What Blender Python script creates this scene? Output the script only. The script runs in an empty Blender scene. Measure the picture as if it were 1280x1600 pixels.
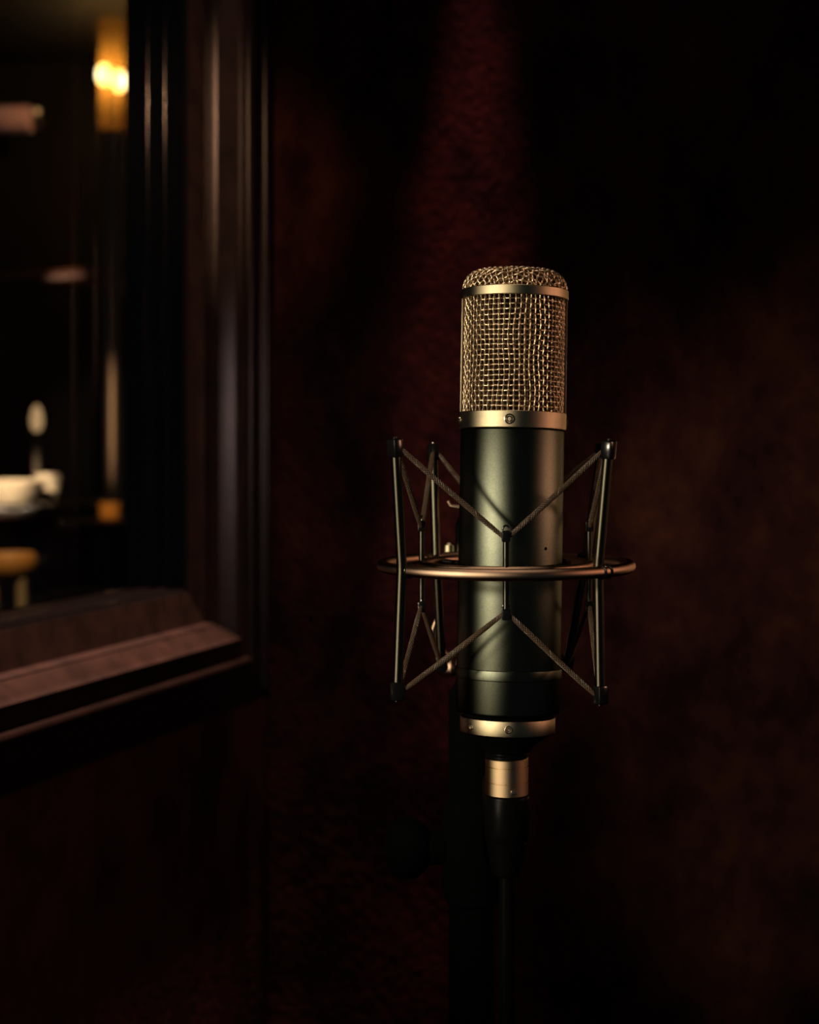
import bpy, bmesh, math, random
from math import sin, cos, pi, radians
from mathutils import Vector, Matrix, Euler
random.seed(7)
C = bpy.context.scene.collection
S = bpy.context.scene

# ------------------------------------------------------------------ camera
F = 2600.0            # focal length in pixels of the 1280 px wide frame
CH = 1.15             # camera height over the floor
HOR = 686.0           # row of the horizon
cd = bpy.data.cameras.new('camera')
cam = bpy.data.objects.new('camera', cd); C.objects.link(cam)
cam.location = (0, 0, CH); cam.rotation_euler = (radians(90), 0, 0)
cd.sensor_fit = 'HORIZONTAL'; cd.sensor_width = 36; cd.lens = 36 * F / 1280
cd.shift_y = -(800 - HOR) / 1280
cd.clip_start = 0.02
cd.dof.use_dof = True; cd.dof.focus_distance = 0.725; cd.dof.aperture_fstop = 12
S.camera = cam

# ------------------------------------------------------------------ world, exposure
w = bpy.data.worlds.new('world'); S.world = w; w.use_nodes = True
bg = w.node_tree.nodes['Background']
bg.inputs[0].default_value = (0.85, 0.95, 1.0, 1); bg.inputs[1].default_value = 0.02
S.view_settings.view_transform = 'Standard'
try: S.view_settings.look = 'None'
except Exception: pass
S.view_settings.gamma = 1; S.view_settings.exposure = 0.0
S.view_settings.use_curve_mapping = False
S.cycles.use_denoising = True
S.cycles.max_bounces = 8; S.cycles.transmission_bounces = 8; S.cycles.glossy_bounces = 4
S.cycles.sample_clamp_indirect = 4

# ------------------------------------------------------------------ lamps of the booth, with added fill spots
def aim(o, target):
    d = Vector(target) - o.location
    o.rotation_euler = d.to_track_quat('-Z', 'Y').to_euler()
def area(name, loc, target, sx, sy, power, col, spread=180):
    l = bpy.data.lights.new(name, 'AREA'); l.shape = 'RECTANGLE'; l.size = sx; l.size_y = sy
    l.energy = power; l.color = col; l.spread = radians(spread)
    o = bpy.data.objects.new(name, l); C.objects.link(o); o.location = loc; aim(o, target); return o
def spot(name, loc, target, power, col, deg, blend, rad):
    l = bpy.data.lights.new(name, 'SPOT'); l.energy = power; l.color = col
    l.spot_size = radians(deg); l.spot_blend = blend; l.shadow_soft_size = rad
    o = bpy.data.objects.new(name, l); C.objects.link(o); o.location = loc; aim(o, target); return o
MX, MZ = 0.048, CH - 0.03          # about the middle of the microphone
spot('key_lamp', (MX - 0.43, 0.34, CH + 0.08), (MX, 0.76, CH - 0.055), 9.5, (1.0, 0.84, 0.60), 41, .6, 0.035)
spot('low_fill_spot', (MX - 0.43, 0.34, CH - 0.16), (MX, 0.76, CH - 0.15), 3.6, (1.0, 0.82, 0.56), 30, 1.0, 0.03)  # unseen fill added to brighten the lower body and plug
spot('top_lamp', (MX - 0.10, 0.60, CH + 0.80), (MX, 0.76, CH - 0.03), 5, (1.0, 0.74, 0.55), 24, 1.0, 0.04)
area('side_lamp', (MX + 0.95, 0.72, CH + 0.20), (MX - 0.1, 0.80, CH - 0.05), 0.05, 0.22, 0.42, (1.0, 0.47, 0.29), 100)
area('back_lamp', (0.42, 1.12, CH - 0.02), (MX, 0.76, CH - 0.03), 0.03, 0.3, 0.05, (1.0, 0.55, 0.30), 120)
spot('wall_wash_lamp', (0.05, 1.24, CH + 1.25), (0.043, 1.395, CH + 0.10), 75, (1.0, 0.33, 0.36), 7.5, 1.0, 0.01)

spot('wall_fill_spot', (0.62, 0.55, CH + 0.10), (0.03, 1.42, CH - 0.08), 8, (1.0, 0.70, 0.64), 27, 1.0, 0.05)  # unseen soft fill added to lift the back wall left of the microphone
spot('frame_glint_spot', (-0.27, 0.45, CH + 0.46), (-0.175, 1.36, CH + 0.24), 12, (1.0, 0.52, 0.28), 15, 1.0, 0.02)  # unseen narrow spot added for the glints on the window frame
spot('sill_fill_spot', (-0.105, 1.35, CH + 1.2), (-0.20, 1.20, CH - 0.16), 560, (1.0, 0.56, 0.43), 24, .9, 0.03)  # unseen overhead spot added to brighten the window ledge

# ------------------------------------------------------------------ helpers
def P(px, py, Y):                   # a point seen at pixel px, py, Y metres away
    return Vector(((px - 640) / F * Y, Y, CH + (HOR - py) / F * Y))
TH = math.atan((1475 - 640) / F)    # direction in which the left wall recedes
ct, st = cos(TH), sin(TH)
CY = 1.45; CX = (425 - 640) / F * CY
def Wp(s, r, h):                    # s along the left wall from the corner, r into the wall, h over eye level
    return Vector((CX - st * s - ct * r, CY - ct * s + st * r, CH + h))

def mesh_obj(name, verts, faces, mat, parent=None, smooth=True, angle=35):
    me = bpy.data.meshes.new(name); me.from_pydata([tuple(v) for v in verts], [], faces); me.update()
    if mat: me.materials.append(mat)
    if smooth:
        me.shade_smooth(); me.set_sharp_from_angle(angle=radians(angle))
    o = bpy.data.objects.new(name, me); C.objects.link(o)
    if parent: o.parent = parent
    return o
class MB:
    def __init__(s): s.v = []; s.f = []
    def add(s, vs, fs):
        n = len(s.v); s.v += [Vector(v) for v in vs]; s.f += [tuple(i + n for i in f) for f in fs]; return s
    def box(s, c, d, M=None):
        c = Vector(c); hx, hy, hz = d[0] / 2, d[1] / 2, d[2] / 2
        vs = [Vector((x, y, z)) for x in (-hx, hx) for y in (-hy, hy) for z in (-hz, hz)]
        if M: vs = [M @ v for v in vs]
        vs = [v + c for v in vs]
        return s.add(vs, [(0, 1, 3, 2), (4, 6, 7, 5), (0, 4, 5, 1), (2, 3, 7, 6), (0, 2, 6, 4), (1, 5, 7, 3)])
    def rbox(s, c, d, b, M=None):   # box with bevelled edges
        bm = bmesh.new(); bmesh.ops.create_cube(bm, size=1)
        bmesh.ops.scale(bm, vec=d, verts=bm.verts)
        bmesh.ops.bevel(bm, geom=list(bm.edges), offset=b, segments=2, affect='EDGES', profile=0.5)
        bm.verts.ensure_lookup_table()
        vs = [v.co.copy() for v in bm.verts]
        if M: vs = [M @ v for v in vs]
        vs = [v + Vector(c) for v in vs]
        fs = [tuple(x.index for x in f.verts) for f in bm.faces]; bm.free()
        return s.add(vs, fs)
    def lathe(s, prof, n=64, M=None, o=(0, 0, 0), closed=False):
        o = Vector(o); vs = []
        for (r, z) in prof:
            for i in range(n):
                a = 2 * pi * i / n; vs.append(Vector((r * cos(a), r * sin(a), z)))
        if M: vs = [M @ v for v in vs]
        vs = [v + o for v in vs]; fs = []
        m = len(prof)
        for j in range(m if closed else m - 1):
            j2 = (j + 1) % m
            for i in range(n):
                i2 = (i + 1) % n
                fs.append((j * n + i, j * n + i2, j2 * n + i2, j2 * n + i))
        if not closed:
            fs.append(tuple(range(n - 1, -1, -1))); fs.append(tuple((m - 1) * n + i for i in range(n)))
        return s.add(vs, fs)
    def tube(s, pts, r, n=12, closed=False, cap=True, up=None):
        pts = [Vector(p) for p in pts]; m = len(pts)
        rs = r if isinstance(r, (list, tuple)) else [r] * m
        vs = []; u = None
        for j, p in enumerate(pts):
            if closed: t = pts[(j + 1) % m] - pts[j - 1]
            else: t = pts[min(j + 1, m - 1)] - pts[max(j - 1, 0)]
            t.normalize()
            if u is None:
                u = Vector(up) if up else (Vector((0, 0, 1)) if abs(t.z) < .9 else Vector((1, 0, 0)))
            u = (u - t * u.dot(t)).normalized(); w_ = t.cross(u)
            for i in range(n):
                a = 2 * pi * i / n; vs.append(p + (u * cos(a) + w_ * sin(a)) * rs[j])
        fs = []
        for j in range(m if closed else m - 1):
            j2 = (j + 1) % m
            for i in range(n):
                i2 = (i + 1) % n
                fs.append((j * n + i, j * n + i2, j2 * n + i2, j2 * n + i))
        if cap and not closed:
            fs.append(tuple(range(n - 1, -1, -1))); fs.append(tuple((m - 1) * n + i for i in range(n)))
        return s.add(vs, fs)
    def build(s, name, mat, parent=None, smooth=True, angle=35):
        return mesh_obj(name, s.v, s.f, mat, parent, smooth, angle)
def torus(R, r, z=0, n=96, k=16):
    return MB().lathe([(R + r * cos(2 * pi * i / k), z + r * sin(2 * pi * i / k)) for i in range(k)], n, closed=True)
def empty(name, loc, rot=(0, 0, 0)):
    o = bpy.data.objects.new(name, None); C.objects.link(o); o.location = loc; o.rotation_euler = rot
    o.empty_display_size = 0.05; return o
def tag(o, label=None, cat=None, group=None, kind=None):
    if label: o['label'] = label
    if cat: o['category'] = cat
    if group: o['group'] = group
    if kind: o['kind'] = kind
    return o

# ------------------------------------------------------------------ materials
def mat(name, col, rough=.5, metal=0.0, spec=.5, noise=None, bump=None, coat=0, aniso=0, sheen=None):
    m = bpy.data.materials.new(name); m.use_nodes = True; nt = m.node_tree; b = nt.nodes['Principled BSDF']
    b.inputs['Base Color'].default_value = (*col, 1); b.inputs['Roughness'].default_value = rough
    b.inputs['Metallic'].default_value = metal; b.inputs['Specular IOR Level'].default_value = spec
    b.inputs['Coat Weight'].default_value = coat
    if aniso: b.inputs['Anisotropic'].default_value = aniso
    if sheen: b.inputs['Sheen Weight'].default_value = sheen[0]; b.inputs['Sheen Tint'].default_value = (*sheen[1], 1); b.inputs['Sheen Roughness'].default_value = .4
    tc = nt.nodes.new('ShaderNodeTexCoord')
    if noise:                       # (scale, second colour, low, high)
        n = nt.nodes.new('ShaderNodeTexNoise'); n.inputs['Scale'].default_value = noise[0]; n.inputs['Detail'].default_value = 5
        r = nt.nodes.new('ShaderNodeValToRGB'); r.color_ramp.elements[0].position = noise[2]; r.color_ramp.elements[1].position = noise[3]
        r.color_ramp.elements[0].color = (*col, 1); r.color_ramp.elements[1].color = (*noise[1], 1)
        nt.links.new(tc.outputs['Object'], n.inputs['Vector']); nt.links.new(n.outputs['Fac'], r.inputs['Fac'])
        nt.links.new(r.outputs['Color'], b.inputs['Base Color'])
    if bump:                        # (scale, strength, distance)
        n = nt.nodes.new('ShaderNodeTexNoise'); n.inputs['Scale'].default_value = bump[0]; n.inputs['Detail'].default_value = 3
        bp = nt.nodes.new('ShaderNodeBump'); bp.inputs['Strength'].default_value = bump[1]; bp.inputs['Distance'].default_value = bump[2]
        nt.links.new(tc.outputs['Object'], n.inputs['Vector']); nt.links.new(n.outputs['Fac'], bp.inputs['Height'])
        nt.links.new(bp.outputs['Normal'], b.inputs['Normal'])
    return m
def emit(name, col, strength):
    m = mat(name, col, .5); b = m.node_tree.nodes['Principled BSDF']
    b.inputs['Emission Color'].default_value = (*col, 1); b.inputs['Emission Strength'].default_value = strength; return m

def metal(name, col, rough, noise=None, bump=None, diffuse=None):
    m = mat(name, col, rough, 1, .5, noise, bump); nt = m.node_tree; b = nt.nodes['Principled BSDF']; out = nt.nodes['Material Output']
    g_ = nt.nodes.new('ShaderNodeBsdfAnisotropic'); g_.distribution = 'BECKMANN'; g_.inputs['Roughness'].default_value = rough
    g_.inputs['Color'].default_value = (*col, 1)
    for src, dst in (('Base Color', 'Color'), ('Normal', 'Normal')):
        if b.inputs[src].is_linked: nt.links.new(b.inputs[src].links[0].from_socket, g_.inputs[dst])
    nt.links.new(g_.outputs[0], out.inputs[0]); nt.nodes.remove(b)
    return m
M = {}
M['body'] = metal('satin_green_black_enamel', (.108, .120, .090), .44, noise=(1500, (.150, .163, .125), .3, .7), bump=(2600, .12, .0001))
M['champagne'] = metal('champagne_metal', (.46, .395, .275), .50, noise=(300, (.55, .47, .30), .3, .7), bump=(1500, .08, .0001))
M['wire'] = mat('grille_wire_metal', (.78, .60, .40), .34, 1)
M['inner_wire'] = mat('inner_gauze_metal', (.16, .10, .06), .5, 1)
M['capsule'] = mat('capsule_dark', (.03, .02, .015), .5)
M['bronze'] = metal('dark_bronze', (.60, .42, .30), .52, noise=(60, (.50, .34, .24), .35, .65))
M['gun'] = metal('gunmetal_black', (.085, .08, .06), .42)
M['black_metal'] = mat('black_metal', (.004, .004, .004), .22, .0, .5)
M['brass'] = metal('brushed_brass', (.60, .44, .27), .55, bump=(900, .08, .0001))
M['rubber'] = mat('black_rubber', (.002, .002, .002), .35, 0, .07)
M['matte'] = mat('matte_black', (.0012, .0014, .0016), .9, 0, .03)
M['cord'] = mat('cord_core', (.006, .005, .004), .8)
M['braid'] = mat('cord_braid', (.10, .063, .038), .45, 0, .5)
M['chrome'] = mat('worn_nickel', (.70, .60, .46), .2, 1)
M['frame'] = mat('dark_stained_wood', (.005, .003, .0025), .28, 0, .3, noise=(40, (.009, .005, .004), .35, .65), bump=(120, .15, .0006))
M['moulding'] = mat('brown_moulding_wood', (.009, .0055, .0042), .28, 0, .36, noise=(40, (.018, .010, .0075), .35, .65), bump=(120, .15, .0006))
M['jamb'] = mat('black_lacquer', (.003, .0025, .0025), .13, 0, .5)

def fabric(name, red, worn, blotch):
    m = bpy.data.materials.new(name); m.use_nodes = True; nt = m.node_tree; b = nt.nodes['Principled BSDF']; L = nt.links.new
    b.inputs['Roughness'].default_value = .9; b.inputs['Specular IOR Level'].default_value = .1
    tc = nt.nodes.new('ShaderNodeTexCoord')
    mp = nt.nodes.new('ShaderNodeMapping'); mp.inputs['Scale'].default_value = (1, 1, .75); L(tc.outputs['Object'], mp.inputs['Vector'])
    n1 = nt.nodes.new('ShaderNodeTexNoise'); n1.inputs['Scale'].default_value = blotch; n1.inputs['Detail'].default_value = 9; n1.inputs['Roughness'].default_value = .72
    n1.inputs['Distortion'].default_value = .1
    L(mp.outputs[0], n1.inputs['Vector'])
    r1 = nt.nodes.new('ShaderNodeValToRGB'); e = r1.color_ramp.elements
    e[0].position = .40; e[0].color = (*[c * .35 for c in red], 1); e[1].position = .68; e[1].color = (*worn, 1)
    k = e.new(.53); k.color = (*red, 1)
    L(n1.outputs['Fac'], r1.inputs['Fac']); L(r1.outputs['Color'], b.inputs['Base Color'])
    n2 = nt.nodes.new('ShaderNodeTexNoise'); n2.inputs['Scale'].default_value = 140; n2.inputs['Detail'].default_value = 4
    L(mp.outputs[0], n2.inputs['Vector'])
    bp = nt.nodes.new('ShaderNodeBump'); bp.inputs['Strength'].default_value = .6; bp.inputs['Distance'].default_value = .003
    L(n2.outputs['Fac'], bp.inputs['Height']); L(bp.outputs['Normal'], b.inputs['Normal'])
    return m
M['velvet'] = fabric('worn_red_velvet', (.042, .0125, .0115), (.080, .028, .014), 13)
M['velvet_side'] = fabric('red_wall_cloth', (.045, .0135, .0125), (.06, .018, .016), 7)
M['plain_dark'] = mat('dark_paint', (.012, .009, .008), .8, 0, .2)
M['carpet'] = mat('dark_carpet', (.014, .006, .006), .95, 0, .1, bump=(200, .5, .004))

# glass of the studio window
g = bpy.data.materials.new('window_glass'); g.use_nodes = True; b = g.node_tree.nodes['Principled BSDF']
b.inputs['Transmission Weight'].default_value = 1; b.inputs['Roughness'].default_value = .0; b.inputs['IOR'].default_value = 1.45
M['glass'] = g

# ------------------------------------------------------------------ the booth: setting
def panel(name, corners, mat_, thick, nrm, nx=1, nz=1, disp=None):
    """slab whose face runs through four corners, its thickness going away along -nrm"""
    a, b_, c, d = [Vector(v) for v in corners]; nrm = Vector(nrm).normalized(); vs = []; fs = []
    for j in range(nz + 1):
        for i in range(nx + 1):
            u, v = i / nx, j / nz
            p = (a * (1 - u) + b_ * u) * (1 - v) + (d * (1 - u) + c * u) * v
            if disp: p += nrm * disp(u, v)
            vs.append(p)
    n = len(vs)
    for j in range(nz):
        for i in range(nx):
            k = j * (nx + 1) + i; fs.append((k, k + 1, k + nx + 2, k + nx + 1))
    back = [a - nrm * thick, b_ - nrm * thick, c - nrm * thick, d - nrm * thick]; vs += back
    fs.append((n + 3, n + 2, n + 1, n))
    bl, br, tr, tl = 0, nx, (nx + 1) * nz + nx, (nx + 1) * nz
    fs.append(tuple([n, n + 1] + [i for i in range(nx, -1, -1)]))
    fs.append(tuple([n + 2, n + 3] + [tl + i for i in range(nx + 1)]))
    fs.append(tuple([n + 1, n + 2] + [j * (nx + 1) + nx for j in range(nz, -1, -1)]))
    fs.append(tuple([n + 3, n] + [j * (nx + 1) for j in range(nz + 1)]))
    return mesh_obj(name, vs, fs, mat_, None, True, 60)
CEIL = 2.55 - CH
FL = -CH
wn = Vector((ct, -st, 0))          # the left wall faces this way
bd = Vector((ct, -st, 0)); bn = Vector((-st, -ct, 0))   # the back wall runs along bd and faces bn
cor = Wp(-.012, .012, 0); cor.z = 0
def Bk(t, z): v = cor + bd * t; v.z = z; return v
def folds(u, v):
    t = u * 2.2
    return .0022 * sin(t * 23 + .4 * sin(v * 9)) + .0016 * sin(t * 61 + 2.2 * v) + .008 * math.exp(-((t - .175 - .006 * sin(v * 14)) / .03) ** 2)
tag(panel('wall_back', [Bk(0, 0), Bk(2.2, 0), Bk(2.2, 2.55), Bk(0, 2.55)], M['velvet'], .06, bn, 220, 60, folds), 'dark red mottled velvet wall behind the microphone', kind='structure')

U1, U2 = .072, .84                 # window hole along the wall
H1, H2 = -.153, .65
def wall_piece(mb, s0, s1, h0, h1, r0=.012, r1=.10):
    q = [Wp(s, r, h) for s in (s0, s1) for r in (r0, r1) for h in (h0, h1)]
    mb.add(q, [(0, 1, 3, 2), (4, 6, 7, 5), (0, 4, 5, 1), (2, 3, 7, 6), (0, 2, 6, 4), (1, 5, 7, 3)])
mb = MB()
wall_piece(mb, -.012, 1.7, FL, H1 - .012); wall_piece(mb, -.012, 1.7, H2 + .012, CEIL)
wall_piece(mb, -.012, U1 - .012, H1 - .012, H2 + .012); wall_piece(mb, U2 + .012, 1.7, H1 - .012, H2 + .012)
tag(mb.build('wall_left', M['velvet_side'], smooth=False), 'dark red cloth wall below and around the window', kind='structure')
def flat(name, x0, x1, y0, y1, z0, z1, m):
    return tag(MB().box(((x0 + x1) / 2, (y0 + y1) / 2, (z0 + z1) / 2), (x1 - x0, y1 - y0, z1 - z0)).build(name, m, smooth=False), kind='structure')
flat('floor', -4.2, 2.2, -.6, 7.0, -.05, 0, M['carpet'])
flat('ceiling', -4.2, 2.2, -.6, 7.0, 2.55, 2.6, M['plain_dark'])
flat('wall_far', -4.2, -.3, 6.2, 6.3, 0, 2.55, M['plain_dark'])

# studio window: mitred mouldings run round the opening
win = tag(empty('window_1', Wp(.45, 0, -.2)), 'dark moulded wooden studio window left of the microphone', kind='structure')
inv = win.matrix_basis.inverted()
US, UE, HB, HT = 0.0, U2 + .072, -.225, H2 + .072
def rail(prof, side):
    """sweep an open profile [(u, r)] along one side with mitred ends, closed by a back strip"""
    pr = prof + [(prof[-1][0], prof[-1][1] + .004), (prof[0][0], max(prof[0][1], prof[-1][1]) + .004)]
    vs = []
    for (u, r) in pr:
        if side == 'bottom': e = [(US + u, HB + u), (UE - u, HB + u)]
        elif side == 'top': e = [(US + u, HT - u), (UE - u, HT - u)]
        elif side == 'far': e = [(US + u, HB + u), (US + u, HT - u)]
        else: e = [(UE - u, HB + u), (UE - u, HT - u)]
        vs += [Wp(e[0][0], r, e[0][1]), Wp(e[1][0], r, e[1][1])]
    n = len(pr); fs = [(2 * i, 2 * i + 1, 2 * ((i + 1) % n) + 1, 2 * ((i + 1) % n)) for i in range(n)]
    fs += [tuple(2 * i for i in range(n)), tuple(2 * i + 1 for i in reversed(range(n)))]
    return [inv @ v for v in vs], fs
def bead(u0, u1, r0, h, n=7):      # half-round bead between u0 and u1 standing h proud
    return [(u0 + (u1 - u0) * (1 - cos(pi * i / n)) / 2, r0 - h * sin(pi * i / n)) for i in range(n + 1)]
def jbead(r0, r1, u, h, n=6):
    return [(u + h * sin(pi * i / n), r0 + (r1 - r0) * i / n) for i in range(n + 1)]
profs = [
    ('casing', [(0, .012), (0, .003)] + bead(0, .008, .004, .004) + [(.010, .006), (.030, .006)] + bead(.031, .041, .006, .005), M['frame']),
    ('moulding', [(.041, .012), (.042, .006), (.050, .006), (.0552, .0052), (.0560, .0038), (.0574, .0036), (.0586, .0068), (.0610, .0090), (.0688, .0195), (.0690, .0215), (.0699, .0205), (.0711, .0242), (.0717, .0305), (.0985, .0335)], M['moulding']),
    ('jamb_lining', [(.062, .040), (.0975, .040), (.098, .0335), (.102, .036)] + jbead(.050, .056, .102, .0016) + [(.102, .060)] + jbead(.065, .072, .102, .002) + [(.102, .0890), (.085, .091)], M['jamb']),
]
for nm, pf, m_ in profs:
    for side in ('bottom', 'top', 'far', 'near'):
        p2 = [q_ for q_ in pf if q_[0] > .0095 or q_[1] > .011] if (nm == 'casing' and side in ('bottom', 'top')) else pf
        if p2 is not pf: p2 = [p2[0], (0, .0065)] + p2[1:]
        v, f = rail(p2, side); mesh_obj(nm, v, f, m_, win, True, 30)
q = [inv @ Wp(s, r, h) for s in (US + .098, UE - .098) for r in (.0835, .0855) for h in (HB + .098, HT - .098)]
gl = mesh_obj('pane', q, [(0, 1, 3, 2), (4, 6, 7, 5), (0, 4, 5, 1), (2, 3, 7, 6), (0, 2, 6, 4), (1, 5, 7, 3)], M['glass'], win, False)
bmx = bmesh.new(); bmx.from_mesh(gl.data); bmesh.ops.recalc_face_normals(bmx, faces=bmx.faces); bmx.to_mesh(gl.data); bmx.free()

# ------------------------------------------------------------------ microphone
K = .76 / F                        # metres per pixel at the microphone
def z_(y): return (1143 - y) * K
Yb = .76 - (1143 - 790) * K * .042
base = P(793, 1143, Yb)
mic = empty('condenser_microphone', base, (radians(-2.4), radians(1.1), 0))
tag(mic, 'large upright condenser microphone with pale wire mesh grille over a dark green-black tube', 'microphone')
def px(r): return r * K
# tube body
pr = [(0.0, z_(1112)), (px(76), z_(1112)), (px(79.5), z_(1111)), (px(81), z_(1108)), (px(81), z_(677)), (px(80), z_(675.3)), (px(77), z_(674.5)), (0.0, z_(674.5))]
pr = [(max(r, 1e-5), z) for r, z in pr]
MB().lathe(pr, 128).build('body', M['body'], mic)
# band round the lower body
MB().lathe([(px(80.8), z_(1059)), (px(82.6), z_(1058)), (px(83), z_(1056.5)), (px(83), z_(1045)), (px(82.6), z_(1043.5)), (px(80.8), z_(1042.5))], 128, closed=True).build('body_band', M['body'], mic)
# lower grille ring
def ring(name, r, y0, y1, thick, m_, b_=1.2):
    return MB().lathe([(px(r - thick), z_(y1)), (px(r - b_), z_(y1)), (px(r - .3), z_(y1 - .5 * b_)), (px(r), z_(y1 - b_)), (px(r), z_(y0 + b_)), (px(r - .3), z_(y0 + .5 * b_)), (px(r - b_), z_(y0)), (px(r - thick), z_(y0))], 128, closed=True).build(name, m_, mic, True, 25)
tag(ring('grille_base_ring', 84, 647.5, 674, 12, M['champagne']), 'champagne metal ring under the mesh')
tag(ring('grille_top_ring', 84.5, 455.5, 470.5, 8, M['champagne']), 'champagne metal ring over the mesh')
tag(ring('base_ring', 74, 1118.5, 1143, 14, M['champagne'], 1.5), 'champagne metal ring at the foot')
# neck between body and base ring, cup below
MB().lathe([(1e-5, z_(1173)), (px(36), z_(1173)), (px(38), z_(1170)), (px(46), z_(1160)), (px(62), z_(1149)), (px(66), z_(1141)), (px(66), z_(1122)), (px(68), z_(1119)), (px(70), z_(1111.6)), (1e-5, z_(1111.6))], 96).build('base_cup', M['matte'], mic)
# side bars of the grille
for a in (-88, 88):
    A = radians(a); R_ = px(81.5)
    mt = Matrix.Rotation(A, 3, 'Z')
    MB().rbox(mt @ Vector((0, -R_, (z_(470) + z_(648)) / 2)), (px(9), px(3.4), z_(470) - z_(648)), px(1), mt).build('side_bar', M['champagne'], mic)
# woven grille
def fr(t): return t
NV, PIT = 60, 7.75
z0g, z1g = z_(648), z_(469)
NR = int(round((z1g - z0g) / px(PIT)))
Rg = px(77.4); wr = px(1.4); cr = px(.85)
wv = MB()
rr = random.Random(3)
def jig(a, z): return (.014 * sin(3 * a + z * 160) + .010 * sin(7 * a - z * 260) , px(.8) * sin(2.3 * a + z * 210))
for i in range(NV):
    pts = []; seg = 4
    for k in range(NR * seg + 1):
        z = z0g + (z1g - z0g) * k / (NR * seg); a = 2 * pi * (i + .5) / NV
        ja, jz = jig(a, z); a2 = a + ja * (.5 + .5 * abs(sin(a)))
        R = Rg + cr * cos(pi * k / seg + pi * i)
        pts.append((R * cos(a2), R * sin(a2), z))
    wv.tube(pts, wr, 5, cap=False)
for j in range(1, NR):
    pts = []; seg = 4; z = z0g + (z1g - z0g) * j / NR
    for k in range(NV * seg):
        a = 2 * pi * (k / seg + .5) / NV; ja, jz = jig(a, z)
        R = Rg - cr * cos(pi * k / seg + pi * j)
        pts.append((R * cos(a + ja * .5), R * sin(a + ja * .5), z + jz * .8))
    wv.tube(pts, wr, 5, closed=True)
tag(wv.build('grille_mesh', M['wire'], mic, True, 80), 'woven pale metal wire mesh', kind='stuff')
# finer inner gauze and dark capsule
gz = MB(); Ri = px(71)
for i in range(110):
    a = 2 * pi * i / 110; gz.tube([(Ri * cos(a), Ri * sin(a), z0g), (Ri * cos(a), Ri * sin(a), z1g)], px(.8), 4, cap=False)
for j in range(44):
    z = z0g + (z1g - z0g) * (j + .5) / 44; gz.tube([(Ri * cos(2 * pi * k / 64), Ri * sin(2 * pi * k / 64), z) for k in range(64)], px(.8), 4, closed=True)
tag(gz.build('inner_gauze', M['inner_wire'], mic, True, 80), kind='stuff')
MB().lathe([(1e-5, z_(650)), (px(50), z_(650)), (px(58), z_(640)), (px(58), z_(480)), (px(50), z_(470)), (1e-5, z_(470))], 48).build('capsule_block', M['capsule'], mic)
# domed top mesh
def dome(x, y):                    # x, y in units of the dome radius, returns radius scale and height
    rho = math.hypot(x, y)
    return rho
RD, HD = 80.0, 38.0                # pixels
def drape(u, v):
    """arc-length position on the dome, u and v in pixels from its middle"""
    l = math.hypot(u, v); c_ = 23.0; flat_r = RD - c_
    if l < 1e-6: return (0, 0, HD, 0, 0, 1)
    dx, dy = u / l, v / l; bulge = lambda q: -5.0 * (q / RD) ** 2
    if l <= flat_r: return (u, v, HD + bulge(l), 0, 0, 1)
    al = (l - flat_r) / c_
    if al <= pi / 2:
        R = flat_r + c_ * sin(al); z = HD - c_ * (1 - cos(al)) + bulge(R); return (dx * R, dy * R, z, dx * sin(al), dy * sin(al), cos(al))
    z = HD - c_ - 5.0 - (l - flat_r - c_ * pi / 2)
    return (dx * RD, dy * RD, z, dx, dy, 0)
LM = RD - 23 + 23 * pi / 2 + (HD - 23 - 5.0)
dm = MB(); sp = 8.3
for d in (0, 1):
    for i in range(-13, 14):
        c0 = i * sp
        if abs(c0) >= LM - 1: continue
        half = math.sqrt(LM ** 2 - c0 ** 2); ns = int(half / sp * 4); pts = []
        for k in range(-ns, ns + 1):
            q = k * sp / 4
            if abs(q) > half: continue
            jx = 1.3 * sin(q * .09 + i * 1.7) + .8 * sin(q * .23 + i)
            u, v = (q, c0 + jx) if d == 0 else (c0 + jx, q)
            X, Y_, Z_, a_, b_, c_ = drape(u, v)
            off = 1.3 * cos(pi * k / 4 + pi * i + pi * d)
            pts.append((px(X + a_ * off), px(Y_ + b_ * off), z_(459) + px(Z_ + c_ * off) - px(3)))
        if len(pts) > 3: dm.tube(pts, px(1.6), 5, cap=False)
tag(dm.build('grille_dome', M['wire'], mic, True, 80), 'domed woven wire mesh top', kind='stuff')
# dark gauze shell under the dome
prd = [(1e-5, HD - 6), (40, HD - 7), (53, HD - 10), (64, HD - 16), (71, HD - 26), (74, HD - 36), (74, 0)]
MB().lathe([(px(max(r, .01)), z_(459) + px(z - 3)) for r, z in prd][::-1], 64).build('dome_lining', M['inner_wire'], mic)
# screws
def screw(az, y, R, big=1.0):
    A = radians(az); rot = Matrix.Rotation(A, 3, 'Z') @ Matrix.Rotation(radians(90), 3, 'X')
    o = Matrix.Rotation(A, 3, 'Z') @ Vector((0, -px(R - .4), z_(y)))
    k = big; m_ = MB()
    m_.lathe([(px(5.6 * k), 0), (px(5.6 * k), px(1.3)), (px(6.6 * k), px(1.9)), (px(7.8 * k), px(1.6)), (px(8.3 * k), px(.4)), (px(8.3 * k), 0)], 32, rot, o, closed=True)
    m_.lathe([(px(3 * k), -px(.5)), (px(3 * k), px(1.2)), (px(3.8 * k), px(1.7)), (px(4.8 * k), px(1.2)), (px(4.9 * k), -px(.5))], 6 if k < .9 else 24, rot, o, closed=True)
    return m_.build('screw', M['chrome'], mic)
screw(-7, 661, 84); screw(-83, 661, 84, .8); screw(88, 661, 84, .8); screw(172, 661, 84)
screw(-2.5, 1131, 74, .75); screw(-52, 1131, 74, .6); screw(180, 1131, 74, .75)
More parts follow.
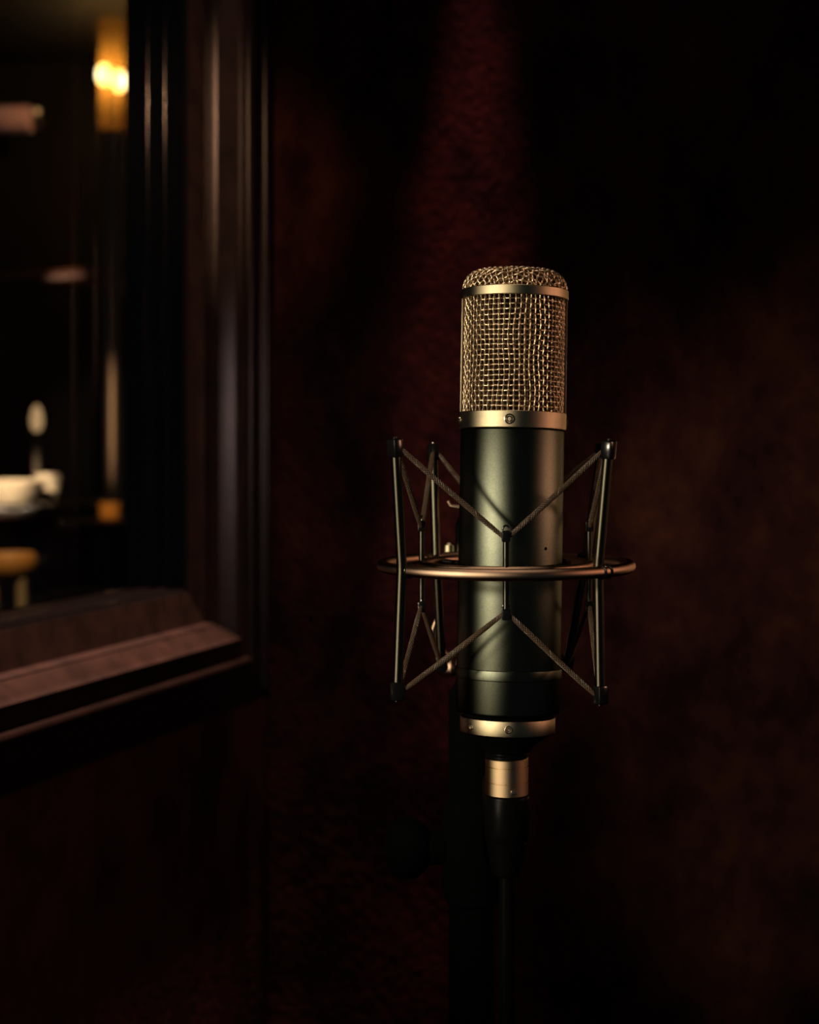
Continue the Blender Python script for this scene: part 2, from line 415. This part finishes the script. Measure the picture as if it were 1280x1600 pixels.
# small hole in the body
tag(MB().lathe([(1e-5, -px(1)), (px(2.6), -px(1)), (px(2.6), px(.5)), (1e-5, px(.5))], 16, Matrix.Rotation(radians(38), 3, 'Z') @ Matrix.Rotation(radians(90), 3, 'X'), Matrix.Rotation(radians(38), 3, 'Z') @ Vector((0, -px(80.8), z_(857)))).build('pad_switch', M['matte'], mic), 'tiny recessed switch')

# ------------------------------------------------------------------ cable with its plug
plug_y = Yb - .0002
ctop = P(792, 1173, plug_y)
cable = tag(empty('microphone_cable', ctop), 'black microphone cable with a brass plug and ribbed boot hanging below the microphone', 'cable')
def zc(y): return (1173 - y) * K
MB().lathe([(1e-5, zc(1183)), (px(31), zc(1183)), (px(33.5), zc(1181)), (px(33.5), zc(1178)), (px(31.5), zc(1176)), (px(31.5), zc(1173.6)), (1e-5, zc(1173.6))], 64).build('plug_collar', M['rubber'], cable)
def grooved(y0, y1, R, gr):
    p = [(1e-5, zc(y1)), (px(R - 1), zc(y1)), (px(R), zc(y1 - 1))]
    for gy in sorted(gr, reverse=True):
        p += [(px(R), zc(gy + 1.1)), (px(R - 1.3), zc(gy + .7)), (px(R - 1.3), zc(gy - .7)), (px(R), zc(gy - 1.1))]
    return p + [(px(R), zc(y0 + 1)), (px(R - 1), zc(y0)), (1e-5, zc(y0))]
tag(MB().lathe(grooved(1183, 1240, 33.5, (1195, 1219)), 64).build('plug_shell', M['brass'], cable, True, 25), 'brushed brass plug shell')
MB().rbox((px(9), -px(33.5), zc(1231)), (px(9), px(2.4), px(6)), px(1)).build('latch_button', M['chrome'], cable)
bp = [(1e-5, zc(1366)), (px(19), zc(1366)), (px(22), zc(1364))]
for k in range(8):
    y = 1362 - k * 6.2; R = 22.5 + k * 1.35
    bp += [(px(R), zc(y)), (px(R + .5), zc(y - 3.4)), (px(R - 1), zc(y - 3.8)), (px(R - .8), zc(y - 5.8))]
bp += [(px(33.6), zc(1308)), (px(35.2), zc(1296)), (px(36), zc(1275)), (px(36), zc(1247)), (px(34.5), zc(1242)), (px(32), zc(1240.4)), (1e-5, zc(1240.4))]
MB().lathe(bp, 64).build('boot', M['rubber'], cable, True, 40)
bot = -(ctop.z - .006)
pts = [(0, 0, zc(1365)), (0, 0, -.3), (.001, 0, -.5), (.0, .002, -.75)]
def bez(a, b, c, d, n=16):
    a, b, c, d = map(Vector, (a, b, c, d))
    return [a * (1 - t) ** 3 + b * 3 * t * (1 - t) ** 2 + c * 3 * t * t * (1 - t) + d * t ** 3 for t in [i / n for i in range(n + 1)]]
path = [Vector(p) for p in pts] + bez((.0, .002, -.76), (0, .002, bot + .06), (.02, -.02, bot), (.16, -.12, bot + .001))[1:] + bez((.16, -.12, bot + .001), (.3, -.2, bot), (.5, .0, bot), (.75, .05, bot))[1:]
MB().tube(path, px(12.6), 20).build('cord', M['rubber'], cable)

# ------------------------------------------------------------------ shock mount
RX = 790
rc = P(RX, 883, .76)
sm = tag(empty('shock_mount', rc), 'bronze ring shock mount with upright rods and braided elastic cords around the microphone', 'shock mount')
def L(px_, py_, Y): return P(px_, py_, Y) - rc
RO, RI = px(193), px(131)
tag(torus(RO, px(8.9), 0, 128, 20).build('outer_ring', M['bronze'], sm), 'outer bronze ring')
tag(torus(RI, px(7.2), px(1), 112, 16).build('inner_ring', M['bronze'], sm), 'inner bronze ring')
def polar(az, R, z=0): a = radians(az); return Vector((R * sin(a), -R * cos(a), z))
# rods: pixel of top, ring crossing, bottom with their distances
Yf, Yr = .76 - RO * .62, .76 + RO * .74
rods = [((618, 700, .722), (628, 886, Yf - .0005), (621, 1080, .724)),
        ((951, 703, .720), (935, 886, Yf - .002), (938, 1086, .722)),
        ((677, 707, .812), (682, 872, Yr + .003), (690, 1036, .815)),
        ((940, 707, .812), (916, 872, Yr - .002), (886, 1036, .816))]
tops, bots = [], []
def orient(d): return Vector(d).to_track_quat('Z', 'Y').to_matrix()
for (t, m_, b_) in rods:
    T, Mi, B = L(*t), L(*m_), L(*b_)
    rad = (T + B) * .5; 
    rod = MB().tube([T, T.lerp(Mi, .97), Mi.lerp(B, .03), B], px(7.7), 20).build('rod', M['gun'], sm)
    for (E, O) in ((T, Mi), (B, Mi)):
        d = (E - O).normalized(); R3 = orient(d)
        cap = MB().rbox(E, (px(18.5), px(18.5), px(28)), px(3), R3)
        cap.tube([E + d * px(11), E + d * px(15.5)], px(4), 12)
        side = Vector((d.y, -d.x, 0)) if abs(d.x) + abs(d.y) > 1e-4 else Vector((1, 0, 0))
        cp = cap.build('end_cap', M['black_metal'], rod)
        sc = MB().tube([E + d * px(15.3), E + d * px(17)], [px(3.6), px(2.6)], 12).build('cap_screw', M['chrome'], rod)
        MB()
    tops.append(T); bots.append(B)
    # collar where the rod grips the ring
    n = Vector((Mi.x, Mi.y, 0)).normalized(); c_ = n * RO; tdir = Vector((-n.y, n.x, 0))
    cl = MB()
    for sgn in (-1, 1):
        cc = c_ + tdir * sgn * px(7.5); k = 20
        pts = [cc + (n * cos(2 * pi * i / k) + Vector((0, 0, 1)) * sin(2 * pi * i / k)) * px(9.6) for i in range(k)]
        cl.tube(pts, px(1.7), 8, closed=True)
    cl.rbox(Mi * .5 + c_ * .5, (px(13), px(13), px(20)), px(2), orient(n))
    cl.build('collar', M['black_metal'], sm)
# inner hooked pins
hooksU, hooksL = [], []
for az in (-3, 90, 180, -93):
    a = polar(az, RI)
    top_px = 838 if az == -3 else 822; bot_px = 960 if az == -3 else 948
    Yh = .76 + a.y
    zt = (HOR - top_px) / F * Yh + CH - rc.z; zb = (HOR - bot_px) / F * Yh + CH - rc.z
    U = Vector((a.x, a.y, zt)); D = Vector((a.x, a.y, zb)); n = Vector((a.x, a.y, 0)).normalized()
    pin = MB().tube([D - Vector((0, 0, px(6))), U + Vector((0, 0, px(6)))], px(4.6), 14)
    pin = pin.build('pin', M['gun'], sm)
    for (E, s_) in ((U, 1), (D, -1)):
        h = MB().rbox(E, (px(13), px(13), px(17)), px(2.5), orient(Vector((0, 0, 1))))
        tn = Vector((-n.y, n.x, 0)); k = 10
        arc = [E + Vector((0, 0, px(9 if True else 0))) + tn * px(5) * cos(pi * i / k) + Vector((0, 0, px(7) * sin(pi * i / k))) for i in range(k + 1)]
        h.tube(arc, px(1.5), 8)
        h.build('hook', M['black_metal'], pin)
    (hooksU).append(U); hooksL.append(D)
# spokes that hold the microphone in the inner ring
for az in (-3, 180, 128, -128):
    a0, a1 = polar(az, px(80)), polar(az, RI); a1.z = px(1)
    MB().tube([a0 + Vector((px(10), 0, px(-2))), a1], px(4), 12).build('spoke', M['black_metal'], sm)
cr_ = MB().lathe([(px(82.3), -px(7)), (px(85), -px(6)), (px(85), px(6)), (px(82.3), px(7))], 96, None, Vector((px(9.5), 0, -px(2))), closed=True)
cr_.build('clamp_ring', M['matte'], sm)
# elastic cords, braided
def cord(a, b, r=px(3.9)):
    a, b = Vector(a), Vector(b); d = b - a; ln = d.length; t = d.normalized()
    u = (Vector((0, 0, 1)) - t * t.z).normalized(); w_ = t.cross(u)
    sag = lambda q: Vector((0, 0, -.0004)) * sin(pi * q)
    taper = lambda q: .72 + .28 * min(1, sin(pi * q) * 2.2)
    core = MB().tube([a + d * (k / 12) + sag(k / 12) for k in range(13)], [r * .86 * taper(k / 12) for k in range(13)], 12)
    o = core.build('elastic_cord', M['cord'], sm)
    br = MB(); ns = 6; seg = max(24, int(ln / .0006)); pitch = .0085
    for sg in (-1, 1):
        for i in range(ns):
            pts = []
            for k in range(seg + 1):
                q = k / seg; an = sg * 2 * pi * q * ln / pitch + 2 * pi * i / ns; R = r * taper(q) * (.93 + .05 * sg * sin(an * ns))
                pts.append(a + d * q + sag(q) + (u * cos(an) + w_ * sin(an)) * R)
            br.tube(pts, r * .16, 4, cap=False)
    bo = br.build('braid', M['braid'], o, True, 80); bo['kind'] = 'stuff'
    return o
FR, RT, RE, LF = 0, 1, 2, 3        # front, right, rear, left pins
links = [(0, FR), (1, FR), (1, RT), (3, RT), (3, RE), (2, RE), (2, LF), (0, LF)]
for (o_, i_) in links:
    for (outer, inner, sgn) in ((tops[o_], hooksU[i_], 1), (bots[o_], hooksL[i_], -1)):
        dirh = (outer - inner); flat_d = Vector((dirh.x, dirh.y, 0)).normalized()
        a = outer - flat_d * px(8) + Vector((0, 0, -px(1) * sgn)); b_ = inner + flat_d * px(5)
        cord(a, b_)
# bracket behind the microphone that joins the mount to the stand
br = MB(); bx = L(738, 900, .826)
br.rbox(L(745, 955, .828), (px(30), px(12), px(210)), px(4)); br.build('bracket_arm', M['black_metal'], sm)
MB().lathe([(1e-5, -px(46)), (px(26), -px(46)), (px(29), -px(42)), (px(29), px(18)), (px(24), px(30)), (px(14), px(38)), (1e-5, px(40))], 40, None, L(738, 836, .838)).build('swivel_barrel', M['body'], sm)
MB().lathe([(1e-5, 0), (px(9), 0), (px(11), px(3)), (px(10), px(16)), (px(6), px(20)), (1e-5, px(21))], 24, None, L(702, 866, .838)).build('swivel_bolt', M['champagne'], sm)
MB().tube([L(735, 800, .832), L(716, 792, .832), L(704, 790, .832), L(700, 783, .832)], [px(4)] * 3 + [px(3)], 12).build('swivel_pin', M['bronze'], sm)
wk = MB(); o_ = L(700, 1042, .832)
wk.lathe([(1e-5, -px(16)), (px(12), -px(15)), (px(17), -px(8)), (px(17), px(8)), (px(12), px(15)), (1e-5, px(16))], 32, Matrix.Rotation(radians(90), 3, 'Y') @ Matrix.Rotation(radians(12), 3, 'X'), o_)
wk.tube([o_, L(745, 1042, .832)], px(9), 16)
wk.build('wing_knob', M['bronze'], sm)
MB().tube([L(682, 968, .83), L(676, 985, .83), L(678, 1003, .83)], [px(4), px(5), px(3.5)], 12).build('lock_lever', M['bronze'], sm)
MB().tube([L(678, 1003, .83), L(700, 1020, .832), L(740, 1030, .832)], px(3), 10).build('lock_lever', M['bronze'], sm)

# ------------------------------------------------------------------ microphone stand
YS = .872
sx = P(737, 1050, YS); foot = Vector((sx.x, sx.y, 0)); KS = YS / F
stand = tag(empty('microphone_stand', foot), 'thick matte black microphone stand post with a clutch knob, behind the hanging cable', 'stand')
def zs(y): return CH + (HOR - y) * KS
MB().lathe([(1e-5, 0), (.14, 0), (.145, .004), (.145, .014), (.135, .022), (.03, .026), (.022, .05), (1e-5, .05)], 64).build('base_plate', M['matte'], stand)
MB().lathe([(1e-5, .045), (36 * KS, .045), (36 * KS, zs(1082)), (33 * KS, zs(1078)), (20 * KS, zs(1058)), (14 * KS, zs(1050)), (14 * KS, zs(1035)), (1e-5, zs(1035))], 48).build('pole', M['matte'], stand)
MB().lathe([(36.5 * KS, zs(1412)), (43 * KS, zs(1405)), (46 * KS, zs(1380)), (46 * KS, zs(1290)), (43 * KS, zs(1262)), (36.5 * KS, zs(1250))], 48, closed=True).build('clutch', M['matte'], stand)
kb = MB(); Ry = Matrix.Rotation(radians(-90), 3, 'Y'); o_ = Vector((-44 * KS, 0, zs(1325)))
kb.lathe([(1e-5, -2 * KS), (24 * KS, -2 * KS), (26 * KS, 22 * KS), (36 * KS, 30 * KS), (46 * KS, 42 * KS), (48 * KS, 60 * KS), (42 * KS, 80 * KS), (24 * KS, 90 * KS), (1e-5, 92 * KS)], 40, Ry, o_)
kb.build('clutch_knob', M['matte'], stand)
bar = P(789, 1290, .838) - foot; kk = .838 / F
MB().lathe([(1e-5, bar.z - 78 * kk), (12 * kk, bar.z - 78 * kk), (24 * kk, bar.z - 72 * kk), (32 * kk, bar.z - 55 * kk), (35.5 * kk, bar.z - 30 * kk), (36 * kk, bar.z + 70 * kk), (32 * kk, bar.z + 80 * kk), (1e-5, bar.z + 80 * kk)], 48, None, Vector((bar.x, bar.y, 0))).build('barrel', M['body'], stand)
MB().tube([Vector((bar.x, bar.y, bar.z)), Vector((0, 0, bar.z))], 9 * kk, 12).build('barrel_bolt', M['matte'], stand)

# ------------------------------------------------------------------ room seen through the window
M['amber_glass'] = mat('amber_shade', (.95, .50, .12), .4)
nt = M['amber_glass'].node_tree; b = nt.nodes['Principled BSDF']; out = nt.nodes['Material Output']
tr = nt.nodes.new('ShaderNodeBsdfTranslucent'); tr.inputs[0].default_value = (.60, .30, .07, 1)
tp = nt.nodes.new('ShaderNodeBsdfTransparent'); tp.inputs[0].default_value = (1, .8, .5, 1)
mx = nt.nodes.new('ShaderNodeMixShader'); mx.inputs[0].default_value = .85
nt.links.new(tr.outputs[0], mx.inputs[1]); nt.links.new(tp.outputs[0], mx.inputs[2]); nt.links.new(mx.outputs[0], out.inputs[0])
M['bulb'] = emit('warm_bulb', (1.0, .80, .45), 90)
M['flame'] = emit('candle_flame', (1.0, .62, .28), .6)
M['pink_bulb'] = emit('pink_tube', (.8, .45, .50), .013)
M['spark'] = emit('small_bulb', (1.0, .7, .35), .35)
M['brass_far'] = mat('aged_brass', (.65, .42, .26), .48, 1)
M['counter'] = mat('dark_counter_wood', (.02, .010, .007), .35)
M['china'] = mat('cream_china', (.80, .66, .47), .4)
M['orange_seat'] = mat('orange_leather', (.55, .24, .05), .45)
M['stool_wood'] = mat('pale_stool_wood', (.40, .28, .14), .5)
M['wax'] = mat('candle_wax', (.07, .05, .03), .5)
M['amber_drink'] = mat('amber_liquid', (.65, .25, .04), .2)
M['far_wood'] = mat('reddish_shelf_wood', (.20, .08, .04), .4)
YF = 5.55; KF = YF / F
def Q(px_, py_, Y=YF): return P(px_, py_, Y)
# pole lamp, modelled in place of a lamp reflection in the pane
o = Q(174, 686); lp = tag(empty('reflection_lamp', (o.x, o.y, 0)), 'brass pole lamp with two glowing bulbs in an amber glass sleeve, standing in for a stretched reflection in the window pane', 'lamp')
def zf(y, Y=YF): return CH + (HOR - y) / F * Y
MB().lathe([(1e-5, 0), (.12, 0), (.12, .012), (.03, .03), (1e-5, .03)], 40).build('base', M['brass_far'], lp)
MB().lathe([(1e-5, .028), (.026, .028), (.026, zf(205)), (1e-5, zf(205))], 24).build('pole', M['brass_far'], lp)
MB().lathe([(.0415, zf(205)), (.043, zf(205)), (.043, zf(25)), (.0415, zf(25))], 40, closed=True).build('shade', M['amber_glass'], lp)
MB().lathe([(1e-5, zf(213)), (.03, zf(213)), (.0435, zf(205.5)), (1e-5, zf(205.5))], 32).build('shade_holder', M['brass_far'], lp)
for (bx, by) in ((-12, 117), (12, 127)):
    rb = .024
    bl = MB().lathe([(max(rb * cos(radians(t)), 1e-5), rb * 1.55 * sin(radians(t))) for t in range(-90, 91, 15)], 20, None, Vector((bx * KF, 0, zf(by)))).build('bulb', M['bulb'], lp)
    MB().lathe([(1e-5, zf(205)), (.005, zf(205)), (.005, zf(by + 13)), (1e-5, zf(by + 13))], 10, None, Vector((bx * KF, 0, 0))).build('bulb_stem', M['brass_far'], lp)
# counter
ct_z = zf(788, 4.8); o = Q(60, 700, 4.9)
cn = tag(empty('bar_counter', (o.x - .4, 4.9, 0)), 'dark high counter carrying the candle and the plates, behind the window', 'counter')
MB().rbox((0, .15, ct_z - .02), (1.35, .55, .04), .006).build('counter_top', M['counter'], cn)
MB().rbox((0, .30, (ct_z - .04) / 2), (1.2, .2, ct_z - .041), .005).build('counter_base', M['jamb'], cn)
# plates
def plate(px_, Y, R, hh, label):
    o = P(px_, 700, Y)
    e = MB().lathe([(1e-5, 0), (R * .55, 0), (R * .62, .004), (R, hh), (R * .98, hh + .003), (R * .6, .008), (1e-5, .008)], 40).build('bowl', M['china'])
    e.location = (o.x, Y, ct_z + .0005); tag(e, label, 'bowl', 'pale bowls on the counter'); return e
plate(22, 4.80, .095, .066, 'wide cream bowl at the front of the counter, left of the window post')
plate(75, 5.0, .040, .080, 'small cream bowl on the counter behind the wide bowl')
# candle
o = P(57, 700, 5.08)
cdl = tag(empty('candle', (o.x, 5.08, ct_z + .0005)), 'lit candle in a dim holder standing on the far counter', 'candle')
k5 = 5.08 / F; ft = CH + (HOR - 655) * k5 - (ct_z)
MB().lathe([(1e-5, 0), (.035, 0), (.035, .006), (.012, .012), (.012, .03), (1e-5, .03)], 24).build('holder', M['counter'], cdl)
MB().lathe([(1e-5, .028), (.011, .028), (.011, ft - .045), (1e-5, ft - .043)], 20).build('wax', M['wax'], cdl)
MB().lathe([(max(.019 * math.sqrt(max(0, sin(pi * (t / 12) ** .8))), 1e-5), ft - .04 + .085 * t / 12) for t in range(13)], 20).build('flame', M['flame'], cdl)
# stools in front of the counter
def stool(px_, Y, seat_y, label, seat_px=38):
    o = P(px_, 700, Y); e = tag(empty('bar_stool', (o.x, Y, 0)), label, 'stool', 'bar stools at the counter')
    kz = Y / F; zt = CH + (HOR - seat_y) * kz; R = seat_px * kz
    MB().lathe([(1e-5, zt - .03), (R * .92, zt - .03), (R, zt - .018), (R, zt + .010), (R * .9, zt + .022), (1e-5, zt + .024)], 40).build('seat', M['orange_seat'], e)
    for a in (45, 135, 225, 315):
        A = radians(a + 5)
        MB().tube([(R * .7 * cos(A), R * .7 * sin(A), zt - .031), (R * 1.15 * cos(A), R * 1.15 * sin(A), .002)], .013, 12).build('leg', M['stool_wood'], e)
    MB().lathe([(R * .93 + .006 * cos(2 * pi * i / 8), .30 + .006 * sin(2 * pi * i / 8)) for i in range(8)], 32, closed=True).build('foot_ring', M['brass_far'], e)
    return e
stool(14, 4.35, 877, 'orange leather bar stool with pale legs before the counter', 42)
# tumbler with amber drink on a small high table
o = P(171, 700, 4.45); tz = CH + (HOR - 812) * 4.45 / F
ht = tag(empty('side_table', (o.x - .02, 4.45, 0)), 'small dark round high table below the pole lamp', 'table')
MB().lathe([(1e-5, tz - .025), (.11, tz - .025), (.115, tz - .02), (.115, tz - .004), (.11, tz), (1e-5, tz)], 40).build('table_top', M['counter'], ht)
MB().lathe([(1e-5, 0), (.13, 0), (.13, .01), (.02, .02), (.018, tz - .026), (1e-5, tz - .026)], 24).build('pedestal', M['counter'], ht)
gt = tag(MB().lathe([(1e-5, 0), (.024, 0), (.028, .004), (.030, .045), (.026, .045), (1e-5, .045)], 24).build('tumbler', M['amber_drink']), 'tumbler of amber drink on the small high table', 'glass')
gt.location = (o.x, 4.45, tz + .0005)
# shelf high on the far side and a pink glowing tube
o = Q(60, 430, 5.6)
sh = tag(MB().rbox((o.x, 5.7, CH + (HOR - 432) * 5.6 / F), (.50, .22, .035), .004, Matrix.Rotation(radians(-5), 3, 'Y')).build('wall_shelf', M['far_wood']), 'reddish wooden shelf on the far wall above the candle', 'shelf')
o = P(-6, 186, 5.9)
nb = tag(empty('wall_light', (o.x, 5.9, o.z)), 'pinkish glowing tube light high on the far wall', 'light')
MB().rbox((0, .05, 0), (.30, .03, .05), .004).build('backplate', M['counter'], nb)
MB().tube([(-.16, 0, 0), (.12, 0, -.0)], .048, 16).build('tube', M['pink_bulb'], nb)
MB().tube([(.14, 0, .02), (.15, .0, .035)], .009, 12).build('indicator', M['spark'], nb)
# unseen spots added to brighten the counter, stool, table, shelf and pole
spot('counter_spot', (-1.12, 2.8, 1.75), (-1.20, 4.85, ct_z + .07), 600, (1.0, .76, .50), 8.5, .6, .02)
spot('stool_spot', (-.95, 3.6, 2.3), (-1.02, 4.35, .80), 90, (1.0, .72, .42), 11, .8, .02)
spot('table_spot', (-.78, 3.6, 1.9), (-.80, 4.45, CH - .20), 60, (1.0, .7, .4), 7, 1.0, .02)
spot('shelf_spot', (-1.3, 4.4, 1.5), (-1.15, 5.62, CH + .54), 35, (1.0, .6, .4), 7, 1.0, .02)
spot('pole_spot', (-.55, 3.6, 1.4), (-.995, 5.55, CH + .06), 40, (1.0, .75, .5), 14, 1.0, .02)
